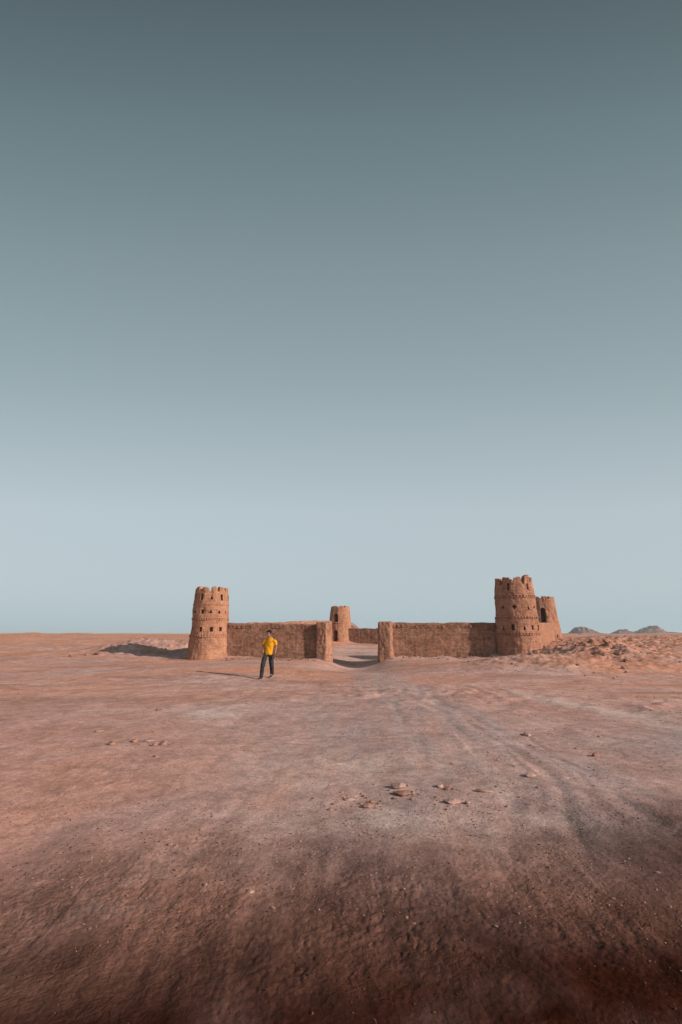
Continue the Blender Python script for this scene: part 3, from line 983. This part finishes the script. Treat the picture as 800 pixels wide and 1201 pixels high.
# ------------------------------------------------------------------ the man
def loft(rings, seg=20, yaw=0.):
    """rings: (x,y,z,rx,ry); rx along the rotated x axis."""
    C = [Vector(r[:3]) for r in rings]
    V = []; F = []
    ref = Vector((math.cos(yaw), math.sin(yaw), 0))
    for i, r in enumerate(rings):
        t = (C[min(i + 1, len(C) - 1)] - C[max(i - 1, 0)]).normalized()
        rf = ref if abs(t.dot(ref)) < .9 else Vector((0, 0, 1))
        sx = (rf - t * rf.dot(t)).normalized(); sy = t.cross(sx)
        for k in range(seg):
            a = 2 * math.pi * k / seg
            V.append(C[i] + sx * (r[3] * math.cos(a)) + sy * (r[4] * math.sin(a)))
    n = len(rings)
    for i in range(n - 1):
        for k in range(seg):
            k2 = (k + 1) % seg
            F.append((i * seg + k, i * seg + k2, (i + 1) * seg + k2, (i + 1) * seg + k))
    F.append(tuple(range(seg - 1, -1, -1))); F.append(tuple((n - 1) * seg + k for k in range(seg)))
    return [tuple(v) for v in V], F


def ellipsoid(c, r, yaw=0., pitch=0.):
    v, f = ICO4
    p = v * np.array(r)
    cp, sp = math.cos(pitch), math.sin(pitch)
    p = np.stack([p[:, 0], p[:, 1] * cp - p[:, 2] * sp, p[:, 1] * sp + p[:, 2] * cp], -1)
    cy, sy = math.cos(yaw), math.sin(yaw)
    p = np.stack([p[:, 0] * cy - p[:, 1] * sy, p[:, 0] * sy + p[:, 1] * cy, p[:, 2]], -1) + np.array(c)
    return [tuple(x) for x in p], [tuple(x) for x in f]


def fuse(name, pieces, m, parent, voxel=.012, smooth=6, fold=None):
    V = []; F = []
    for v, f in pieces:
        o = len(V); V += v; F += [tuple(i + o for i in q) for q in f]
    me = pydata(name, V, F)
    tmp = bpy.data.objects.new(name + '_tmp', me); COL.objects.link(tmp)
    md = tmp.modifiers.new('r', 'REMESH'); md.mode = 'VOXEL'; md.voxel_size = voxel; md.use_smooth_shade = True
    if smooth:
        sm = tmp.modifiers.new('s', 'SMOOTH'); sm.factor = .5; sm.iterations = smooth
    dg = bpy.context.evaluated_depsgraph_get(); dg.update()
    out = bpy.data.meshes.new_from_object(tmp.evaluated_get(dg), depsgraph=dg)
    bpy.data.objects.remove(tmp); bpy.data.meshes.remove(me)
    out.name = name
    if fold:
        n = len(out.vertices); co = np.zeros(n * 3, np.float32); no = np.zeros(n * 3, np.float32)
        out.vertices.foreach_get('co', co); out.vertices.foreach_get('normal', no)
        co = co.reshape(-1, 3); no = no.reshape(-1, 3)
        co += no * fold(co.astype(float))[:, None].astype(np.float32)
        out.vertices.foreach_set('co', co.ravel()); out.update()
    return link(name, out, m, parent)


MX, MY = -2.70, 20.0
man = empty('person', (MX, MY, H1(MX, MY)), 'man in yellow t-shirt and dark trousers walking across the open ground', 'person')
YW = R(-24)                                    # turned a little towards the left of the view
cyw, syw = math.cos(YW), math.sin(YW)
def rot(x, y, z):
    return (x * cyw - y * syw, x * syw + y * cyw, z)

def gz(x, y):
    return H1(MX + x, MY + y) - H1(MX, MY)
FF = (-.25, -.24); RF = (.09, .28)             # front foot, rear foot (ankle positions)
zf, zr_ = gz(*FF), gz(*RF)
hipL = (-.14, -.02, .90); hipR = (.05, .03, .90)
kneeF = (-.205, -.19, .49 + zf * .5); ankF = (FF[0], FF[1] + .02, .09 + zf)
kneeR = (.085, .06, .47); ankR = (RF[0], RF[1], .16 + zr_)
def limb(pts, radii, k=6):
    out = []
    for i in range(len(pts) - 1):
        for t in np.arange(k) / k:
            s_ = t
            p = np.array(pts[i]) * (1 - s_) + np.array(pts[i + 1]) * s_
            r = radii[i] * (1 - s_) + radii[i + 1] * s_
            out.append((*p, r, r))
    out.append((*pts[-1], radii[-1], radii[-1]))
    return out

shR = rot(.185, 0, 1.43); shL = rot(-.185, 0, 1.43)
elR = (.25, .0, 1.155); elL = (-.25, .03, 1.155)
wrR = (.225, -.10, .92); wrL = (-.235, -.08, .91)
hd = (-.035, -.035, 1.625)

body = []
body.append(loft([(-.045, 0, .84, .10, .085), (-.045, 0, .92, .15, .10), (-.03, 0, 1.05, .13, .085), (-.01, 0, 1.22, .15, .095), (0, 0, 1.38, .165, .09), (0, 0, 1.45, .10, .06)], 24, YW))
body.append(loft(limb([(0, 0, 1.42), (-.02, -.02, 1.52), (-.03, -.03, 1.58)], [.062, .055, .055]), 18))
# head: skull, jaw, nose, brow, lips, ears
HY = R(-30)
ch, sh = math.cos(HY), math.sin(HY)
def hp(x, y, z):                               # head space: -y is where the face looks
    y2 = y * math.cos(.22) - z * math.sin(-.22) * -1; z2 = z * math.cos(.22) + y * math.sin(.22)
    return (hd[0] + x * ch - y2 * sh, hd[1] + x * sh + y2 * ch, hd[2] + z2)
body.append(ellipsoid(hp(0, .012, .035), (.076, .095, .088), HY, .22))
body.append(ellipsoid(hp(0, -.022, -.045), (.058, .068, .072), HY, .22))
body.append(ellipsoid(hp(0, -.102, -.012), (.014, .020, .026), HY, .22))
body.append(ellipsoid(hp(0, -.085, .022), (.05, .016, .010), HY, .22))
body.append(ellipsoid(hp(0, -.084, -.058), (.024, .012, .010), HY, .22))
for sx in (-1, 1):
    body.append(ellipsoid(hp(sx * .079, .012, .0), (.010, .022, .034), HY, .22))
def arm(sh_, el, wr, sgn):
    body.append(loft(limb([sh_, el, wr], [.054, .046, .034]), 16))
    d = (Vector(wr) - Vector(el)).normalized()
    d = (d + Vector((0, 0, -.35))).normalized()
    side = Vector((.35, -1, 0)); side = (side - d * side.dot(d)).normalized()
    thick = d.cross(side)
    W = Vector(wr)
    palm = [(*(W + d * t), .036 if 0.02 < t < .085 else .029, .016) for t in (-.01, .02, .05, .085, .10)]
    body.append(loft(palm, 14, math.atan2(side.y, side.x)))
    for k, (o, ln) in enumerate(((-.028, .070), (-.0095, .082), (.0095, .076), (.027, .060))):
        b = W + d * .09 + side * o
        curl = thick * sgn
        p1 = b + d * ln * .45 + curl * .008
        p2 = p1 + (d * .8 + curl * .55).normalized() * ln * .35
        p3 = p2 + (d * .5 + curl * .85).normalized() * ln * .28
        body.append(loft(limb([tuple(b - d * .02), tuple(p1), tuple(p2), tuple(p3)], [.0095, .009, .0085, .007], 3), 10))
    tb = W + d * .03 + side * .026
    t1 = tb + (d * .6 + side * .75).normalized() * .038
    t2 = t1 + (d * .9 + side * .25 + thick * sgn * .3).normalized() * .034
    body.append(loft(limb([tuple(tb), tuple(t1), tuple(t2)], [.013, .011, .009], 3), 10))
arm(shR, elR, wrR, -1); arm(shL, elL, wrL, 1)
for a, b, c in ((hipL, kneeF, ankF), (hipR, kneeR, ankR)):
    body.append(loft(limb([a, b, c], [.078, .055, .040]), 16))
for a, fd, lift in ((ankF, Vector((-.35, -1, 0)).normalized(), .0), (ankR, Vector((-.3, -1, 0)).normalized(), .06)):
    A = Vector(a)
    body.append(loft(limb([tuple(A), tuple(A + fd * .05 + Vector((0, 0, -.045))), tuple(A + fd * .15 + Vector((0, 0, -.06 - lift)))], [.038, .036, .028]), 14))
fuse('body', body, M_SKIN, man, .0085, 3)

# t-shirt
sh_p = [loft([(-.05, -.005, .86, .178, .128), (-.05, -.005, .93, .180, .128), (-.035, 0, 1.05, .170, .118), (-.01, 0, 1.22, .182, .122), (0, 0, 1.36, .195, .115),
              (0, 0, 1.44, .150, .085), (-.008, -.008, 1.485, .082, .068)], 28, YW)]
for a, e in ((shR, elR), (shL, elL)):
    A, E_ = Vector(a), Vector(e)
    q = A + (E_ - A) * .78
    I_ = A + Vector((-.03 if A.x > 0 else .03, 0, -.03))
    sh_p.append(loft(limb([tuple(I_), tuple(A + (E_ - A) * .38), tuple(q)], [.066, .070, .074]), 18))
fuse('shirt', sh_p, M_SHIRT, man, .011, 5, lambda c: .020 * fbm3(c[:, 0] * 7 + c[:, 2] * 2, c[:, 1] * 7, c[:, 2] * 6, 2, 4))
# trousers
tp = [loft([(-.045, 0, .82, .165, .118), (-.047, 0, .90, .168, .118), (-.045, 0, .985, .150, .108)], 26, YW)]
tp.append(loft(limb([hipL, kneeF, (ankF[0], ankF[1], ankF[2] - .01)], [.106, .084, .068]), 18))
tp.append(loft(limb([hipR, kneeR, (ankR[0], ankR[1], ankR[2] - .02)], [.106, .084, .068]), 18))
fuse('trousers', tp, M_TROUSER, man, .011, 4, lambda c: .013 * fbm3(c[:, 0] * 8, c[:, 1] * 8, c[:, 2] * 9, 2, 6))
# shoes
for a, fd, lift in ((ankF, Vector((-.35, -1, 0)).normalized(), 0.), (ankR, Vector((-.3, -1, 0)).normalized(), .055)):
    A = Vector(a)
    yawf = math.atan2(fd.x, -fd.y)
    base = A.z - .09 - lift * 0
    top = [(*(A - fd * .075 + Vector((0, 0, -.035))), .036, .040), (*(A - fd * .04 + Vector((0, 0, -.03))), .044, .052),
           (*(A + fd * .05 + Vector((0, 0, -.045 - lift * .4))), .046, .042), (*(A + fd * .13 + Vector((0, 0, -.055 - lift))), .050, .032),
           (*(A + fd * .19 + Vector((0, 0, -.060 - lift * 1.2))), .034, .022)]
    shoe = fuse('shoe', [loft(top, 18), loft(limb([tuple(A - fd * .02 + Vector((0, 0, -.03))), tuple(A - fd * .01 + Vector((0, 0, .03)))], [.046, .044]), 16)], M_SHOE, man, .009, 3)
    sl = []
    for off, hw, dz in ((-.10, .030, -.078), (-.05, .040, -.080), (.05, .042, -.083 - lift * .45), (.13, .050, -.085 - lift), (.20, .030, -.084 - lift * 1.25)):
        sl.append((*(A + fd * off + Vector((0, 0, dz))), hw, .012))
    fuse('sole', [loft(sl, 16)], M_SOLE, shoe, .007, 1)
# hair: cap over the back and top of the skull
hv, hf = ICO4
keepv = []
for (cc, rr_) in ((hp(0, .022, .052), (.090, .106, .093)),):
    pv, pf = ellipsoid(cc, rr_, HY, .22)
    pv2 = []
    for p in pv:
        q = Vector(p) - Vector(hd)
        lx = q.x * ch + q.y * sh; ly = -q.x * sh + q.y * ch
        # lift the front edge to a hairline, leave the face free
        if ly < -.03 and q.z < .075:
            f_ = min(1, (-.03 - ly) / .03) * .9
            q.z += (.085 - q.z) * f_
            q.x += sh * -0.0
        pv2.append(tuple(Vector(hd) + q))
hair = fuse('hair', [(pv2, pf), ellipsoid(hp(0, .055, -.01), (.068, .055, .06), HY, .2), ellipsoid(hp(.0, -.055, .098), (.06, .045, .028), HY, .2)], M_HAIR, man, .008, 2,
            lambda c: .007 * noise3(c[:, 0] * 40, c[:, 1] * 40, c[:, 2] * 25, 8))
for sx in (-1, 1):
    ev, ef = ellipsoid(hp(sx * .031, -.086, .004), (.012, .010, .0085), HY, .2)
    e = link('eye', pydata('eye', ev, ef), M_EYE, man)
    iv, jf = ellipsoid(hp(sx * .031, -.0935, .003), (.0055, .004, .006), HY, .2)
    link('iris', pydata('iris', iv, jf), M_IRIS, e)
    bv, bf = ellipsoid(hp(sx * .032, -.096, .026), (.021, .006, .005), HY, .2)
    link('eyebrow', pydata('eyebrow', bv, bf), M_HAIR, man)

# ------------------------------------------------------------------ light, sky, camera
HAZE = .00038
SUN_AZ = 62.0        # degrees to the right of "behind the camera"
SUN_EL = 24.5
to_sun = Vector((math.sin(R(SUN_AZ)) * math.cos(R(SUN_EL)), -math.cos(R(SUN_AZ)) * math.cos(R(SUN_EL)), math.sin(R(SUN_EL))))
sl = bpy.data.lights.new('sun', 'SUN'); sl.energy = 4.5; sl.angle = R(.55); sl.color = (1, .875, .765)
so = bpy.data.objects.new('sun', sl); COL.objects.link(so)
so.rotation_euler = (-to_sun).to_track_quat('-Z', 'Y').to_euler()
so.location = (30, -20, 30)

w = bpy.data.worlds.new('World'); scene.world = w; w.use_nodes = True
nt = w.node_tree; bg = nt.nodes['Background']
sky = nt.nodes.new('ShaderNodeTexSky'); sky.sky_type = 'NISHITA'; sky.sun_disc = False
sky.sun_elevation = R(SUN_EL); sky.sun_rotation = math.atan2(to_sun.x, to_sun.y)
sky.dust_density = 2.5; sky.air_density = 1.; sky.ozone_density = 1.
# clear, dusty air: the sky's own colour toned along the elevation, from pale at the horizon to slate overhead
TONES = [(0.031, (.465, .575, .625), (1.442, 1.456, 1.762)), (0.086, (0.485, 0.571, 0.604), (1.638, 1.581, 1.742)), (0.233, (0.468, 0.552, 0.597), (2.321, 1.864, 1.486)), (0.462, (0.305, 0.392, 0.423), (2.665, 2.201, 1.518)), (0.643, (0.216, 0.287, 0.314), (2.623, 2.256, 1.479)), (0.769, (0.141, 0.202, 0.223), (2.008, 1.841, 1.210)), (0.852, (0.089, 0.127, 0.144), (1.368, 1.246, 0.841)), (1.000, (0.061, 0.093, 0.107), (1.000, 0.954, 0.648))]
tcw = nt.nodes.new('ShaderNodeTexCoord'); sep = nt.nodes.new('ShaderNodeSeparateXYZ')
flat = nt.nodes.new('ShaderNodeVectorMath'); flat.operation = 'MULTIPLY'; flat.inputs[1].default_value = (.35, 1, 1)
nrmz = nt.nodes.new('ShaderNodeVectorMath'); nrmz.operation = 'NORMALIZE'
nt.links.new(tcw.outputs['Generated'], flat.inputs[0]); nt.links.new(flat.outputs[0], nrmz.inputs[0])
nt.links.new(nrmz.outputs[0], sep.inputs[0])


def sky_ramp(k, scale):
    cr = nt.nodes.new('ShaderNodeValToRGB'); el = cr.color_ramp.elements
    cr.color_ramp.interpolation = 'B_SPLINE' if k == 9 else 'LINEAR'
    while len(el) < len(TONES):
        el.new(.5)
    for e, t in zip(el, TONES):
        e.position = t[0]; e.color = (*[v / scale for v in t[k]], 1)
    nt.links.new(sep.outputs['Z'], cr.inputs[0])
    return cr.outputs[0]


def vmul(a, b):
    nd = nt.nodes.new('ShaderNodeVectorMath'); nd.operation = 'MULTIPLY'
    nt.links.new(a, nd.inputs[0])
    if isinstance(b, tuple):
        nd.inputs[1].default_value = b
    else:
        nt.links.new(b, nd.inputs[1])
    return nd.outputs[0]


toned = vmul(vmul(sky.outputs[0], sky_ramp(2, 4.)), (4., 4., 4.))
veil = vmul(sky_ramp(1, 1.), (10., 10., 10.))
mx = nt.nodes.new('ShaderNodeMix'); mx.data_type = 'RGBA'; mx.inputs[0].default_value = .88
nt.links.new(toned, mx.inputs[6]); nt.links.new(veil, mx.inputs[7])
nt.links.new(mx.outputs[2], bg.inputs['Color'])
bg.inputs['Strength'].default_value = .1

import bmesh
bm = bmesh.new(); bmesh.ops.create_cube(bm, size=1)
hz = bpy.data.meshes.new('haze'); bm.to_mesh(hz); bm.free()
hm = bpy.data.materials.new('dusty_air'); hm.use_nodes = True
hn = hm.node_tree; hn.nodes.remove(hn.nodes['Principled BSDF'])
pv = hn.nodes.new('ShaderNodeVolumePrincipled'); pv.inputs['Color'].default_value = (.66, .90, 1, 1)
pv.inputs['Density'].default_value = HAZE; pv.inputs['Anisotropy'].default_value = .1
hn.links.new(pv.outputs[0], hn.nodes['Material Output'].inputs['Volume'])
ho = link('haze', hz, hm, loc=(0, 0, 5.)); ho.scale = (19000, 19000, 16.)
tag(ho, kind='stuff')

cd = bpy.data.cameras.new('camera'); cam = bpy.data.objects.new('camera', cd); COL.objects.link(cam)
cd.sensor_fit = 'VERTICAL'; cd.sensor_height = 36; cd.lens = 36 * 600 / 1201
cd.clip_start = .05; cd.clip_end = 30000
cam.location = (0, 0, 1.6)
PITCH = math.atan(143 / 600)
cam.rotation_euler = (math.pi / 2 + PITCH, 0, 0)
scene.camera = cam

vs = scene.view_settings
vs.view_transform = 'Standard'; vs.look = 'None'; vs.exposure = 0; vs.gamma = 1; vs.use_curve_mapping = False
scene.cycles.use_denoising = True
scene.cycles.volume_bounces = 1
